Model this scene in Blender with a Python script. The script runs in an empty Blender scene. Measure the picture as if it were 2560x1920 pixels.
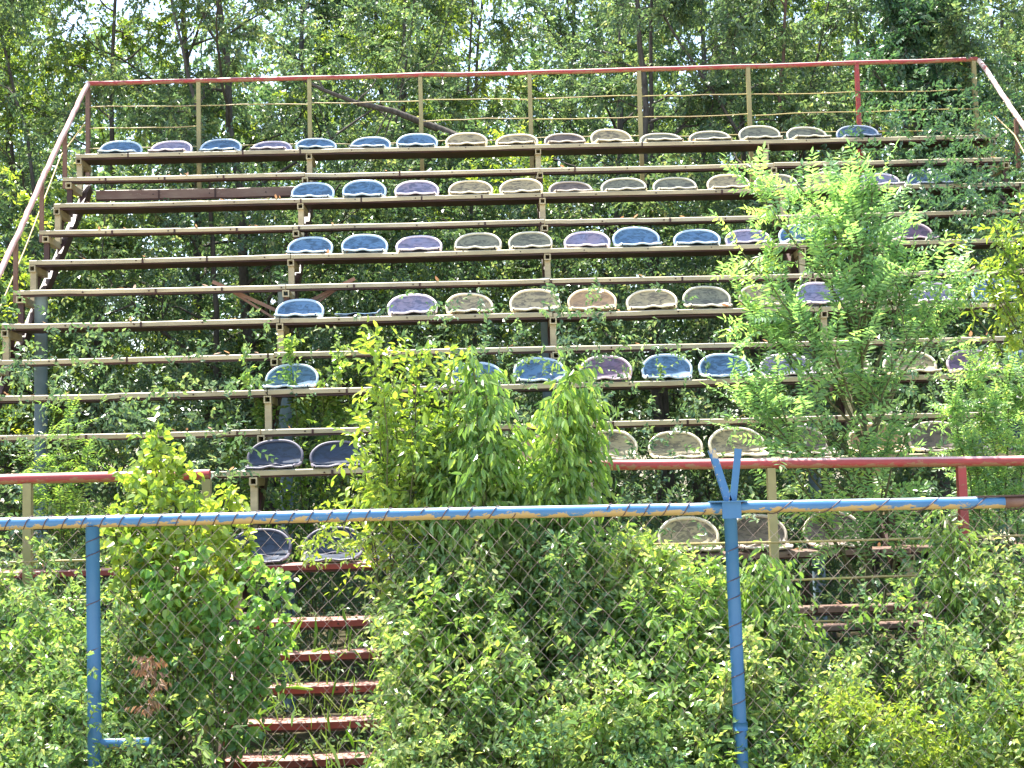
import bpy, math, random
import numpy as np
from mathutils import Matrix, Vector

# ------------------------------------------------------------------ camera, sky, sun, exposure
S = bpy.context.scene
COL = S.collection
F, YAW, PITCH, ROLL = 3488.5, .0178, .0803, -.0257
CAM = np.array([3.9685, -13.7292, 1.7858])
def _rot():
    cy, sy, cp, sp = math.cos(YAW), math.sin(YAW), math.cos(PITCH), math.sin(PITCH)
    f = np.array([sy*cp, cy*cp, sp]); r = np.array([cy, -sy, 0.]); u = np.cross(r, f)
    cr, sr = math.cos(ROLL), math.sin(ROLL)
    return cr*r+sr*u, -sr*r+cr*u, f
RV, UV, FV = _rot()
cd = bpy.data.cameras.new('camera'); cam = bpy.data.objects.new('camera', cd); COL.objects.link(cam)
cd.sensor_width = 36; cd.lens = 36*F/2560; cd.clip_start = .1; cd.clip_end = 2000
M = Matrix.Identity(4)
for i in range(3):
    M[i][0], M[i][1], M[i][2], M[i][3] = RV[i], UV[i], -FV[i], CAM[i]
cam.matrix_world = M
S.camera = cam
def at(x, y, Y):
    """photo point (2212 px wide view of it) on the upright plane at depth Y -> (X, Z)"""
    x, y = x*1.15732, y*1.15732
    d = (x-1280)/F*RV-(y-960)/F*UV+FV
    t = (Y-CAM[1])/d[1]; P = CAM+t*d
    return float(P[0]), float(P[2])
def at3(x, y, Y):
    X, Z = at(x, y, Y); return np.array([X, Y, Z])

SUN_AZ, SUN_EL = math.radians(-40), math.radians(73)       # azimuth from +Y (behind the stand) towards -X
sdir = Vector((math.sin(SUN_AZ)*math.cos(SUN_EL), math.cos(SUN_AZ)*math.cos(SUN_EL), math.sin(SUN_EL)))
W = bpy.data.worlds.new('World'); S.world = W; W.use_nodes = True
nt = W.node_tree; bg = nt.nodes['Background']
sky = nt.nodes.new('ShaderNodeTexSky'); sky.sky_type = 'NISHITA'; sky.sun_disc = False
sky.sun_elevation = SUN_EL; sky.sun_rotation = SUN_AZ; sky.air_density = 1.2; sky.dust_density = 2.0
nt.links.new(sky.outputs[0], bg.inputs[0]); bg.inputs[1].default_value = .14
ld = bpy.data.lights.new('sun', 'SUN'); ld.energy = 5.0; ld.angle = math.radians(.5); ld.color = (1, .95, .86)
lo = bpy.data.objects.new('sun', ld); COL.objects.link(lo); lo.rotation_euler = sdir.to_track_quat('Z', 'Y').to_euler()
S.view_settings.view_transform = 'Standard'; S.view_settings.look = 'None'; S.view_settings.gamma = 1
S.view_settings.use_curve_mapping = False
S.view_settings.exposure = 1.9
S.render.engine = 'CYCLES'
S.cycles.max_bounces = 5; S.cycles.transmission_bounces = 4; S.cycles.diffuse_bounces = 3; S.cycles.glossy_bounces = 2

rng = np.random.default_rng(7)

# ------------------------------------------------------------------ materials
def newmat(name):
    m = bpy.data.materials.new(name); m.use_nodes = True
    m.node_tree.nodes.clear(); return m, m.node_tree
def N(t, typ, **kw):
    n = t.nodes.new(typ)
    for k, v in kw.items(): setattr(n, k, v)
    return n
def ramp(t, fac, stops, interp='LINEAR'):
    r = N(t, 'ShaderNodeValToRGB'); r.color_ramp.interpolation = interp
    el = r.color_ramp.elements
    while len(el) < len(stops): el.new(.5)
    for e, (p, c) in zip(el, stops):
        e.position = p; e.color = (*c, 1) if len(c) == 3 else c
    t.links.new(fac, r.inputs[0]); return r.outputs[0]
def noise(t, vec, scale, detail=4, rough=.6, dist=0):
    n = N(t, 'ShaderNodeTexNoise'); n.inputs['Scale'].default_value = scale
    n.inputs['Detail'].default_value = detail; n.inputs['Roughness'].default_value = rough
    n.inputs['Distortion'].default_value = dist
    t.links.new(vec, n.inputs['Vector']); return n.outputs['Fac']
def mix(t, fac, a, b):
    m = N(t, 'ShaderNodeMix', data_type='RGBA')
    for s, v in ((m.inputs[0], fac), (m.inputs[6], a), (m.inputs[7], b)):
        if isinstance(v, (int, float)): s.default_value = v
        elif isinstance(v, tuple): s.default_value = (*v, 1)
        else: t.links.new(v, s)
    return m.outputs[2]
def mmath(t, op, a, b=0.0):
    m = N(t, 'ShaderNodeMath', operation=op)
    for s, v in ((m.inputs[0], a), (m.inputs[1], b)):
        if isinstance(v, (int, float)): s.default_value = v
        else: t.links.new(v, s)
    return m.outputs[0]
def coords(t, scale=(1, 1, 1)):
    tc = N(t, 'ShaderNodeTexCoord'); oi = N(t, 'ShaderNodeObjectInfo')
    k = N(t, 'ShaderNodeVectorMath', operation='SCALE'); k.inputs['Scale'].default_value = 37.0
    cx = N(t, 'ShaderNodeCombineXYZ')
    for i in range(3): t.links.new(oi.outputs['Random'], cx.inputs[i])
    t.links.new(cx.outputs[0], k.inputs[0])
    a = N(t, 'ShaderNodeVectorMath', operation='ADD')
    t.links.new(tc.outputs['Object'], a.inputs[0]); t.links.new(k.outputs[0], a.inputs[1])
    m = N(t, 'ShaderNodeVectorMath', operation='MULTIPLY'); m.inputs[1].default_value = scale
    t.links.new(a.outputs[0], m.inputs[0]); return m.outputs[0]
def finish(t, color, rough=.6, spec=.4, bump=None, bstr=.3, metal=0):
    p = N(t, 'ShaderNodeBsdfPrincipled'); o = N(t, 'ShaderNodeOutputMaterial')
    if isinstance(color, tuple): p.inputs['Base Color'].default_value = (*color, 1)
    else: t.links.new(color, p.inputs['Base Color'])
    if isinstance(rough, float): p.inputs['Roughness'].default_value = rough
    else: t.links.new(rough, p.inputs['Roughness'])
    p.inputs['Specular IOR Level'].default_value = spec; p.inputs['Metallic'].default_value = metal
    if bump is not None:
        b = N(t, 'ShaderNodeBump'); b.inputs['Strength'].default_value = bstr; b.inputs['Distance'].default_value = .004
        t.links.new(bump, b.inputs['Height']); t.links.new(b.outputs[0], p.inputs['Normal'])
    t.links.new(p.outputs[0], o.inputs[0]); return p

def leafmat(name, stops, trans, tr=.45, rough=.38, clump=.35, spec=.5):
    """foliage: hue differs leaf by leaf and clump by clump; light passes through"""
    m, t = newmat(name)
    g = N(t, 'ShaderNodeNewGeometry'); tc = N(t, 'ShaderNodeTexCoord')
    n = noise(t, tc.outputs['Object'], 1.3, 3)
    r = mmath(t, 'ADD', mmath(t, 'MULTIPLY', g.outputs['Random Per Island'], 1-clump),
              mmath(t, 'MULTIPLY', ramp(t, n, [(.35, (0, 0, 0)), (.65, (1, 1, 1))]), clump))
    c = ramp(t, r, stops)
    p = finish(t, c, rough, spec)
    out = [x for x in t.nodes if x.type == 'OUTPUT_MATERIAL'][0]
    tb = N(t, 'ShaderNodeBsdfTranslucent')
    t.links.new(mix(t, 1.0, c, c), tb.inputs[0])
    mm = N(t, 'ShaderNodeMix', data_type='RGBA', blend_type='MULTIPLY'); mm.inputs[0].default_value = 1
    t.links.new(c, mm.inputs[6]); mm.inputs[7].default_value = (*trans, 1)
    t.links.new(mm.outputs[2], tb.inputs[0])
    ms = N(t, 'ShaderNodeMixShader'); ms.inputs[0].default_value = tr
    t.links.new(p.outputs[0], ms.inputs[1]); t.links.new(tb.outputs[0], ms.inputs[2]); t.links.new(ms.outputs[0], out.inputs[0])
    return m
LM = {
 'wood':   leafmat('leaf_wood',  [(0, (.05, .09, .055)), (.5, (.09, .145, .065)), (.82, (.18, .23, .08)), (1, (.36, .34, .12))], (2.2, 2.3, 1.7), tr=.38, rough=.3),
 'sunny':  leafmat('leaf_sunny', [(0, (.05, .10, .04)), (.5, (.11, .17, .05)), (.88, (.23, .28, .06)), (1, (.42, .38, .08))], (2.2, 2.2, .9), tr=.42, rough=.3),
 'dark':   leafmat('leaf_dark',  [(0, (.03, .07, .045)), (.5, (.06, .12, .06)), (.85, (.11, .18, .07)), (1, (.24, .28, .12))], (1.8, 2.2, 1.3), tr=.28, rough=.28),
 'brush':  leafmat('leaf_brush', [(0, (.04, .09, .06)), (.55, (.085, .145, .075)), (.85, (.18, .24, .10)), (1, (.38, .36, .2))], (2.2, 2.3, 1.3), tr=.32, rough=.27),
 'shrub':  leafmat('leaf_shrub', [(0, (.055, .135, .07)), (.4, (.13, .225, .085)), (.72, (.26, .34, .12)), (1, (.50, .49, .26))], (2.3, 2.2, 1.1), rough=.24, tr=.38, spec=.42),
 'yellow': leafmat('leaf_yellow', [(0, (.12, .21, .05)), (.5, (.21, .31, .06)), (1, (.40, .44, .09))], (2.1, 2.0, .8), tr=.42, rough=.32),
 'locust': leafmat('leaf_locust', [(0, (.09, .18, .10)), (.45, (.18, .31, .15)), (.85, (.32, .44, .17)), (1, (.48, .48, .14))], (2.1, 2.2, 1.0), tr=.42, rough=.4),
 'ash':    leafmat('leaf_ash',   [(0, (.09, .18, .06)), (.5, (.16, .27, .075)), (1, (.32, .40, .11))], (2.1, 2.1, .9), tr=.42, rough=.24),
 'broad':  leafmat('leaf_broad', [(0, (.06, .15, .06)), (.5, (.14, .26, .08)), (.85, (.26, .38, .10)), (1, (.42, .46, .16))], (2.3, 2.4, .9), tr=.42, rough=.32),
 'dry':    leafmat('leaf_dry',   [(0, (.12, .065, .04)), (.6, (.30, .18, .11)), (1, (.5, .36, .25))], (1.4, 1.2, .9), tr=.3, rough=.6),
}
def bark(name, a, b):
    m, t = newmat(name); v = coords(t, (9, 9, 2.5)); n = noise(t, v, 3, 6, .7)
    finish(t, ramp(t, n, [(.3, a), (.7, b)]), .85, .15, n, .8); return m
BARK = bark('bark_grey', (.035, .03, .025), (.12, .105, .09))
BARKR = bark('bark_reddish', (.07, .04, .03), (.2, .13, .10))
TWIG = bark('green_twig', (.07, .07, .035), (.15, .14, .07))

def paint(name, base, base2, rust=(.09, .035, .02), rust_lo=.62, chip=None, chip_lo=.64, stretch=(1, 1, 1), rough=.5, under=None, spec=.35, lit_top=None, lit_lo=.62):
    """weathered paint: tone drift, chips showing an older coat, rust spots; `under`: coat left on the downward side"""
    m, t = newmat(name); v = coords(t, stretch)
    c = mix(t, ramp(t, noise(t, v, 5, 5, .65), [(.35, (0, 0, 0)), (.65, (1, 1, 1))]), base, base2)
    n1 = noise(t, v, 11, 8, .75, .3)
    if chip: c = mix(t, ramp(t, n1, [(chip_lo, (0, 0, 0)), (chip_lo+.03, (1, 1, 1))]), c, chip)
    n2 = noise(t, v, 7.3, 10, .8, .5)
    if under:
        g = N(t, 'ShaderNodeNewGeometry'); sp = N(t, 'ShaderNodeSeparateXYZ'); t.links.new(g.outputs['Normal'], sp.inputs[0])
        down = mmath(t, 'SUBTRACT', mmath(t, 'MULTIPLY', sp.outputs['Z'], -.62), .02)
        s = mmath(t, 'ADD', down, mmath(t, 'MULTIPLY', mmath(t, 'SUBTRACT', noise(t, coords(t, (1, 2.2, 2.2)), 11, 7, .72), .5), 3.2))
        c = mix(t, ramp(t, s, [(.20, (0, 0, 0)), (.24, (1, 1, 1))]), c, under)
    if lit_top:     # upper side coloured paler to imitate sunlight falling on it
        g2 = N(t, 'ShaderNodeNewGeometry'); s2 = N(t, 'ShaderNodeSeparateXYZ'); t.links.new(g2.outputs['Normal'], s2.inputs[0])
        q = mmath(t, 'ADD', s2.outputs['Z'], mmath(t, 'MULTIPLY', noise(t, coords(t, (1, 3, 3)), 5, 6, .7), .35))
        c = mix(t, ramp(t, q, [(lit_lo, (0, 0, 0)), (lit_lo+.25, (.85, .85, .85))]), c, lit_top)
    c = mix(t, ramp(t, n2, [(rust_lo, (0, 0, 0)), (rust_lo+.04, (1, 1, 1))]), c, rust)
    finish(t, c, rough, spec, n1, .35); return m
PM = {
 'bench': paint('bench_paint', (.47, .39, .235), (.31, .25, .15), rust=(.13, .06, .04), rust_lo=.635, chip=(.58, .56, .50), chip_lo=.66, stretch=(.5, 2, 2), lit_top=(.54, .47, .33)),
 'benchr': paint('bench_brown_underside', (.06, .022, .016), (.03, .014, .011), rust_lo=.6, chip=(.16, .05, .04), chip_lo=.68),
 'redstep': paint('red_step_paint', (.27, .05, .04), (.20, .045, .04), rust=(.10, .04, .03), rust_lo=.64, chip=(.33, .16, .13), chip_lo=.68, stretch=(.5, 2, 2), lit_top=(.44, .25, .21)),
 'brownp': paint('weathered_brown_plank', (.16, .09, .07), (.24, .17, .13), rust=(.22, .03, .025), rust_lo=.62, chip=(.3, .25, .19), chip_lo=.62, stretch=(.5, 2, 2)),
 'red': paint('red_rail_paint', (.36, .045, .045), (.27, .05, .045), rust=(.14, .055, .04), rust_lo=.66, chip=(.62, .45, .4), chip_lo=.69, stretch=(.6, 3, 3), under=(.28, .13, .07), lit_top=(.6, .4, .38)),
 'pinkrail': paint('faded_pink_rail', (.42, .24, .21), (.5, .33, .3), rust=(.22, .10, .07), rust_lo=.62, chip=(.65, .5, .46), chip_lo=.64),
 'peel': paint('peeling_white_rail', (.7, .6, .55), (.6, .45, .4), rust=(.3, .06, .05), rust_lo=.55, chip=(.4, .1, .08), chip_lo=.58),
 'tan': paint('tan_post_paint', (.33, .28, .12), (.27, .22, .10), rust=(.13, .07, .04), rust_lo=.66, chip=(.25, .10, .07), chip_lo=.70),
 'brown': paint('brown_post_paint', (.14, .07, .05), (.20, .12, .08), rust_lo=.6, chip=(.3, .22, .14), chip_lo=.66),
 'dark': paint('dark_rusty_steel', (.07, .035, .028), (.05, .025, .022), rust=(.14, .06, .035), rust_lo=.6),
 'blue': paint('blue_fence_paint', (.042, .135, .27), (.06, .165, .30), rust=(.12, .055, .04), rust_lo=.67, chip=(.30, .40, .48), chip_lo=.70, under=(.36, .25, .10), rough=.35, lit_top=(.58, .66, .74), lit_lo=.95),
 'bluep': paint('blue_post_paint', (.035, .125, .26), (.05, .15, .28), rust=(.10, .05, .04), rust_lo=.675, chip=(.36, .44, .50), chip_lo=.695, rough=.45),
 'arm': paint('blue_tan_arm_paint', (.035, .125, .27), (.05, .15, .30), rust=(.12, .06, .04), rust_lo=.68, chip=(.42, .34, .2), chip_lo=.53),
 'steel': paint('blue_grey_column', (.16, .22, .25), (.11, .16, .19), rust=(.10, .07, .06), rust_lo=.66),
 'wire': paint('rusty_wire', (.38, .30, .25), (.28, .20, .17), rust=(.12, .06, .05), rust_lo=.56),
 'tie': paint('dark_tie_wire', (.10, .055, .05), (.07, .04, .04), rust_lo=.6),
 'ywire': paint('yellow_rod', (.45, .36, .12), (.34, .24, .12), rust=(.16, .08, .05), rust_lo=.62),
}
def seatmat(name, c1, c2, dirt, lo=.475):
    m, t = newmat(name); v = coords(t, (1, 1, 1))
    c = mix(t, ramp(t, noise(t, v, 6, 4), [(.35, (0, 0, 0)), (.65, (1, 1, 1))]), c1, c2)
    d = noise(t, coords(t, (5, 9, 13)), 2.2, 9, .72, 1.2)
    c = mix(t, ramp(t, d, [(lo, (0, 0, 0)), (lo+.09, (.85, .85, .85))]), c, dirt)
    finish(t, c, .5, .4, d, .25); return m
SC = {  # plastic colour, weathered drift, dirt, pale rim with its sunlit look put into the colour
 'blue':  ((.085, .165, .27), (.11, .20, .31), (.035, .07, .11), (.50, .60, .70)),
 'navy':  ((.022, .034, .06), (.03, .045, .075), (.014, .02, .03), (.13, .12, .15)),
 'lavender': ((.20, .215, .315), (.27, .22, .27), (.09, .10, .15), (.70, .62, .68)),
 'mauve': ((.20, .12, .16), (.16, .12, .19), (.08, .065, .09), (.60, .46, .5)),
 'tan':   ((.38, .32, .19), (.31, .265, .16), (.10, .085, .065), (.72, .64, .48)),
 'greyt': ((.23, .22, .15), (.18, .18, .125), (.07, .07, .055), (.6, .56, .44)),
 'brown': ((.19, .15, .12), (.15, .12, .095), (.07, .055, .05), (.56, .48, .4)),
 'orange': ((.42, .29, .16), (.36, .25, .14), (.20, .14, .09), (.8, .66, .46)),
}
SM = {k: (seatmat('seat_'+k, a, b, d), seatmat('seat_rim_'+k, r, tuple(.85*x for x in r), b, .66)) for k, (a, b, d, r) in SC.items()}

# ------------------------------------------------------------------ mesh helpers
class MB:
    def __init__(s): s.v = []; s.f = []; s.n = 0
    def add(s, V, Fc, mi=0, smooth=False):
        V = np.asarray(V, float); Fc = np.asarray(Fc, int)
        s.v.append(V); s.f.append((Fc+s.n, mi, smooth)); s.n += len(V)
    def box(s, x0, x1, y0, y1, z0, z1, mi=0):
        V = [(x, y, z) for x in (x0, x1) for y in (y0, y1) for z in (z0, z1)]
        s.add(V, [(0, 1, 3, 2), (4, 6, 7, 5), (0, 4, 5, 1), (2, 3, 7, 6), (0, 2, 6, 4), (1, 5, 7, 3)], mi)
    def bar(s, p, q, w, h, up=(0, 0, 1), mi=0):
        p = np.array(p, float); q = np.array(q, float); d = (q-p)/np.linalg.norm(q-p)
        a = np.cross(d, up); a /= np.linalg.norm(a); b = np.cross(a, d)
        V = [e+sa*a*w/2+sb*b*h/2 for e in (p, q) for sa, sb in ((-1, -1), (1, -1), (1, 1), (-1, 1))]
        s.add(V, [(0, 1, 2, 3), (7, 6, 5, 4), (0, 4, 5, 1), (1, 5, 6, 2), (2, 6, 7, 3), (3, 7, 4, 0)], mi)
    def tube(s, P, r, n=8, mi=0, cap=True):
        P = np.array(P, float); m = len(P); r = np.broadcast_to(np.asarray(r, float), (m,))
        T = np.gradient(P, axis=0); T /= np.linalg.norm(T, axis=1)[:, None]+1e-12
        ref = np.array([0, 0, 1.]) if abs(T[0][2]) < .9 else np.array([1., 0, 0])
        A = np.cross(T, ref); A /= np.linalg.norm(A, axis=1)[:, None]+1e-12; B = np.cross(T, A)
        ang = np.arange(n)*2*math.pi/n
        V = P[:, None]+r[:, None, None]*(np.cos(ang)[None, :, None]*A[:, None]+np.sin(ang)[None, :, None]*B[:, None])
        i = np.arange(m-1)[:, None]*n; j = np.arange(n)[None]; k = (j+1) % n
        Q = np.stack([i+j, i+k, i+n+k, i+n+j], -1).reshape(-1, 4)
        s.add(V.reshape(-1, 3), Q, mi, True)
        if cap:
            base = s.n-m*n
            s.f.append((np.array([list(range(n))])+base, mi, False)); s.f.append((np.array([list(range(n))[::-1]])+base+(m-1)*n, mi, False))
    def extrude_x(s, prof, xs, zo=None, mis=None):
        """closed (y,z) profile swept along x stations, small z wander zo"""
        k = len(prof); zo = np.zeros(len(xs)) if zo is None else zo
        V = [(x, y, z+o) for x, o in zip(xs, zo) for y, z in prof]; b = s.n; s.v.append(np.array(V, float)); s.n += len(V)
        for e in range(k):
            e2 = (e+1) % k; Fc = [(i*k+e, i*k+e2, (i+1)*k+e2, (i+1)*k+e) for i in range(len(xs)-1)]
            s.f.append((np.array(Fc)+b, mis[e] if mis else 0, False))
        s.f.append((np.array([list(range(k))[::-1]])+b, 0, False)); s.f.append((np.array([list(range(k))])+b+(len(xs)-1)*k, 0, False))
    def build(s, name, mats, parent=None):
        me = bpy.data.meshes.new(name); V = np.concatenate(s.v).astype(np.float32)
        me.vertices.add(len(V)); me.vertices.foreach_set('co', V.ravel())
        lens = np.concatenate([np.full(len(f), f.shape[1]) for f, _, _ in s.f]); idx = np.concatenate([f.ravel() for f, _, _ in s.f])
        me.loops.add(len(idx)); me.loops.foreach_set('vertex_index', idx.astype(np.int32))
        me.polygons.add(len(lens)); me.polygons.foreach_set('loop_start', (np.cumsum(lens)-lens).astype(np.int32))
        me.polygons.foreach_set('material_index', np.concatenate([np.full(len(f), m) for f, m, _ in s.f]).astype(np.int32))
        me.polygons.foreach_set('use_smooth', np.concatenate([np.full(len(f), q) for f, _, q in s.f]))
        if not isinstance(mats, (list, tuple)): mats = [mats]
        for m in mats: me.materials.append(m)
        me.update(calc_edges=True)
        o = bpy.data.objects.new(name, me); COL.objects.link(o)
        if parent: o.parent = parent
        return o
def thing(name, loc=(0, 0, 0)):
    o = bpy.data.objects.new(name, None); o.empty_display_size = .1; COL.objects.link(o); o.location = loc; return o
def tag(o, label=None, cat=None, group=None, kind=None):
    for k, v in (('label', label), ('category', cat), ('group', group), ('kind', kind)):
        if v: o[k] = v
    return o
def adopt(o, root):      # mesh written in world coordinates, shown relative to its thing's base
    o.parent = root; o.matrix_parent_inverse = Matrix.Translation(-Vector(root.location)); return o
def copy_tree(o, parent=None):
    c = o.copy(); COL.objects.link(c); c.parent = parent
    for ch in o.children: copy_tree(ch, c)
    return c

# ------------------------------------------------------------------ foliage helpers
def unit(a): return a/(np.linalg.norm(a, axis=-1, keepdims=True)+1e-9)
def rdir(n, up=0.0):
    d = rng.normal(size=(n, 3)); d[:, 2] += up; return unit(d)
def leaves(mb, P, D, Nn, L, wid, fine=False, mi=0, curl=.18):
    """one folded blade per leaf: P base, D along, Nn face normal"""
    n = len(P); D = unit(D); B = unit(np.cross(D, Nn)); Nn = np.cross(B, D)
    L = np.broadcast_to(L, (n,))[:, None]; w = L*wid
    cu = curl*(1+.8*rng.normal(size=(n, 1)))
    tip = P+D*L-Nn*L*cu
    if not fine:
        m = P+D*L*.42
        V = np.stack([P, m+B*w*.5+Nn*w*.16, tip, m-B*w*.5+Nn*w*.16], 1)
        b = np.arange(n)[:, None]*4
        mb.add(V.reshape(-1, 3), np.concatenate([b+[0, 1, 2], b+[0, 2, 3]]), mi)
    else:
        a = P+D*L*.24-Nn*L*cu*.1; c = P+D*L*.64-Nn*L*cu*.45; f = Nn*w*.14
        V = np.stack([P, a+B*w*.42+f, c+B*w*.40+f, tip, c-B*w*.40+f, a-B*w*.42+f], 1)
        b = np.arange(n)[:, None]*6
        mb.add(V.reshape(-1, 3), np.concatenate([b+[0, 1, 2, 3], b+[0, 3, 4, 5]]), mi)
def sprigs(mb, O, D, L, K, size, wid, droop=.2, sag=.15, ang=.9, fine=False, pairs=False, flat=.5, mi=0, curl=.18, stem=None, stem_r=.0015, taper=.3, jit=.25):
    """leaves set along twigs: O,D,L per twig; K leaves (or leaf pairs) on each"""
    n = len(O); D = unit(D); L = np.broadcast_to(L, (n,))
    up = np.array([0, 0, 1.])
    Sd = unit(np.cross(D, up)+1e-3); U = unit(np.cross(Sd, D))
    th = rng.uniform(-1, 1, n)[:, None]*(1-flat)*math.pi
    S2 = Sd*np.cos(th)+U*np.sin(th); U2 = -Sd*np.sin(th)+U*np.cos(th)
    for j in range(K):
        t = (j+.6)/K
        Pj = O+D*(L*t)[:, None]; Pj[:, 2] -= sag*L*t*t
        Dj = D.copy(); Dj[:, 2] -= 2*sag*t; Dj = unit(Dj)
        for sgn in ((-1, 1) if pairs else ((-1) ** j,)):
            a = ang*(1-.5*t) if not pairs else ang
            d = Dj*math.cos(a)+S2*(sgn*math.sin(a)); d = d+rng.normal(size=(n, 3))*jit; d[:, 2] -= droop
            nn = U2+rng.normal(size=(n, 3))*jit*1.3
            nn[:, 2] += .8
            sz = size*(1-taper*abs(t-.45)*2)*rng.uniform(.75, 1.2, n)
            leaves(mb, Pj, d, nn, sz, wid, fine, mi, curl)
    if pairs:      # end leaflet
        e = O+D*L[:, None]; e[:, 2] -= sag*L; leaves(mb, e, D-[0, 0, sag], U2, size*.9, wid, fine, mi, curl)
    if stem is not None:
        ends = O+D*L[:, None]; ends[:, 2] -= sag*L
        mid = O+D*(L*.5)[:, None]; mid[:, 2] -= sag*L*.25
        a = S2*stem_r; b = U2*stem_r
        V = np.stack([O+a, O-a, mid+a*.7, mid-a*.7, ends+a*.3, ends-a*.3, O+b, O-b, mid+b*.7, mid-b*.7, ends+b*.3, ends-b*.3], 1)
        q = np.arange(n)[:, None]*12
        stem.add(V.reshape(-1, 3), np.concatenate([q+[0, 1, 3, 2], q+[2, 3, 5, 4], q+[6, 7, 9, 8], q+[8, 9, 11, 10]]))
def wiggle(p, q, n, amp):
    t = np.linspace(0, 1, n)[:, None]; P = np.array(p)*(1-t)+np.array(q)*t
    w = np.cumsum(rng.normal(size=(n, 3))*amp, 0); w -= w[0]*(1-t)+w[-1]*t; return P+w
def along(P, t):
    x = t*(len(P)-1); i = np.minimum(x.astype(int), len(P)-2); f = (x-i)[:, None]
    return P[i]*(1-f)+P[i+1]*f, unit(P[i+1]-P[i])

def tree(seed, h, cr, cb, tr, lean=(0, 0), limbs=20, subs=6, tw=15, K=14, leaf=.072, wid=.58, path=None, low=.0):
    """returns (wood MB, crown MB) of a slender woodland tree, base at the origin"""
    global rng
    rng = np.random.default_rng(seed); wd, cr_ = MB(), MB()
    T = path if path is not None else wiggle((0, 0, -.2), (lean[0], lean[1], h), 14, .05*h/9)
    wd.tube(T, np.linspace(tr, tr*.22, len(T)), 8)
    O, D, L = [], [], []
    for i in range(limbs):
        t = cb+(1-cb)*(i+rng.random())/limbs; t = min(t, .98)
        p, _ = along(T, np.array([t])); p = p[0]; a = rng.random()*2*math.pi
        reach = cr*(1-.55*max(0, (t-cb)/(1-cb))**1.6)*rng.uniform(.65, 1.15)
        q = p+np.array([math.cos(a)*reach, math.sin(a)*reach, reach*rng.uniform(.25, .95)])
        B = wiggle(p, q, 8, .05); r0 = tr*.42*(1-t*.6); wd.tube(B, np.linspace(r0, r0*.2, 8), 5, cap=False)
        for k in range(subs):
            u = .25+.75*(k+rng.random())/subs; u = min(u, 1.)
            b, bd = along(B, np.array([u])); d = unit(bd[0]*.5+rdir(1, .35)[0])
            sl = reach*rng.uniform(.3, .65); c = b[0]+d*sl
            Q = wiggle(b[0], c, 5, .03); wd.tube(Q, np.linspace(r0*.35, r0*.1, 5), 4, cap=False)
            pt, pd = along(Q, rng.random(tw)); O.append(pt); D.append(unit(pd*.5+rdir(tw, .15))); L.append(rng.uniform(.18, .42, tw))
    O, D, L = map(np.concatenate, (O, D, L))
    sprigs(cr_, O, D, L, K, leaf, wid, droop=.35, sag=.25, flat=.4, stem=wd, stem_r=.003, jit=.3)
    return wd, cr_

def cloud(n, X, Y, Z, keep=None):
    P = np.stack([rng.uniform(*X, n), rng.uniform(*Y, n), rng.uniform(*Z, n)], 1)
    if keep is not None: P = P[keep(P)]
    return P
def plant(paths, radii, per_m, wood, crown, tl, K, size, wid, tmin=.25, spread=.8, up=.3, **kw):
    """stems given as polylines; leafy side shoots all along them"""
    for P, r in zip(paths, radii):
        P = np.asarray(P, float); wood.tube(P, np.linspace(r, r*.3, len(P)), 6, cap=False)
        L = np.linalg.norm(np.diff(P, axis=0), axis=1).sum(); n = max(3, int(L*per_m*(1-tmin)))
        O, T = along(P, tmin+(1-tmin)*np.sqrt(rng.random(n)) if tmin > 0 else rng.random(n))
        d = unit(T*(1-spread)+rdir(n, up)*spread)
        sprigs(crown, O, d, rng.uniform(*tl, n), K, size, wid, stem=wood, **kw)

# ------------------------------------------------------------------ ground
def ground():
    xs = np.concatenate([[-400, -60, -20], np.linspace(-8, 16, 60), [30, 80, 400]])
    ys = np.concatenate([[-60, -20], np.linspace(-13.5, 8, 54), [14, 30, 80, 500]])
    X, Y = np.meshgrid(xs, ys); Z = .04*np.sin(X*1.3+Y)+.03*np.sin(Y*2.1-X*.7)-.05
    V = np.stack([X, Y, Z], -1).reshape(-1, 3); nx = len(xs)
    i, j = np.meshgrid(np.arange(len(ys)-1), np.arange(nx-1), indexing='ij'); b = (i*nx+j).ravel()
    mb = MB(); mb.add(V, np.stack([b, b+1, b+nx+1, b+nx], 1), 0, True)
    m, t = newmat('soil_and_litter'); v = coords(t)
    n = noise(t, v, 4, 8, .7); c = ramp(t, n, [(.3, (.035, .05, .02)), (.5, (.07, .06, .035)), (.7, (.12, .10, .06))])
    finish(t, c, .95, .1, noise(t, v, 25, 6), .8)
    tag(mb.build('ground', m), kind='structure')
ground()

def bounce_ground():  # unseen pale ground, added to bounce light up onto bench fronts and foliage
    mb = MB(); V = [(-300, -60, .0), (300, -60, .0), (300, -7.9, .0), (-300, -7.9, .0)]
    xs = np.linspace(-40, 48, 60); V = [(x, y, .045) for y in (-59, -30, -20, -14, -10, -7.9) for x in xs]; nx = len(xs)
    i, j = np.meshgrid(np.arange(5), np.arange(nx-1), indexing='ij'); b = (i*nx+j).ravel()
    mb.add(V, np.stack([b, b+1, b+nx+1, b+nx], 1)); m, t = newmat('pale_bounce_grit'); v = coords(t)
    finish(t, ramp(t, noise(t, v, 3, 9, .7), [(.3, (.30, .27, .22)), (.7, (.42, .39, .33))]), .95, .1, noise(t, v, 60, 4), .5)
    tag(mb.build('unseen_bounce_ground', m), kind='structure')
bounce_ground()

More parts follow.
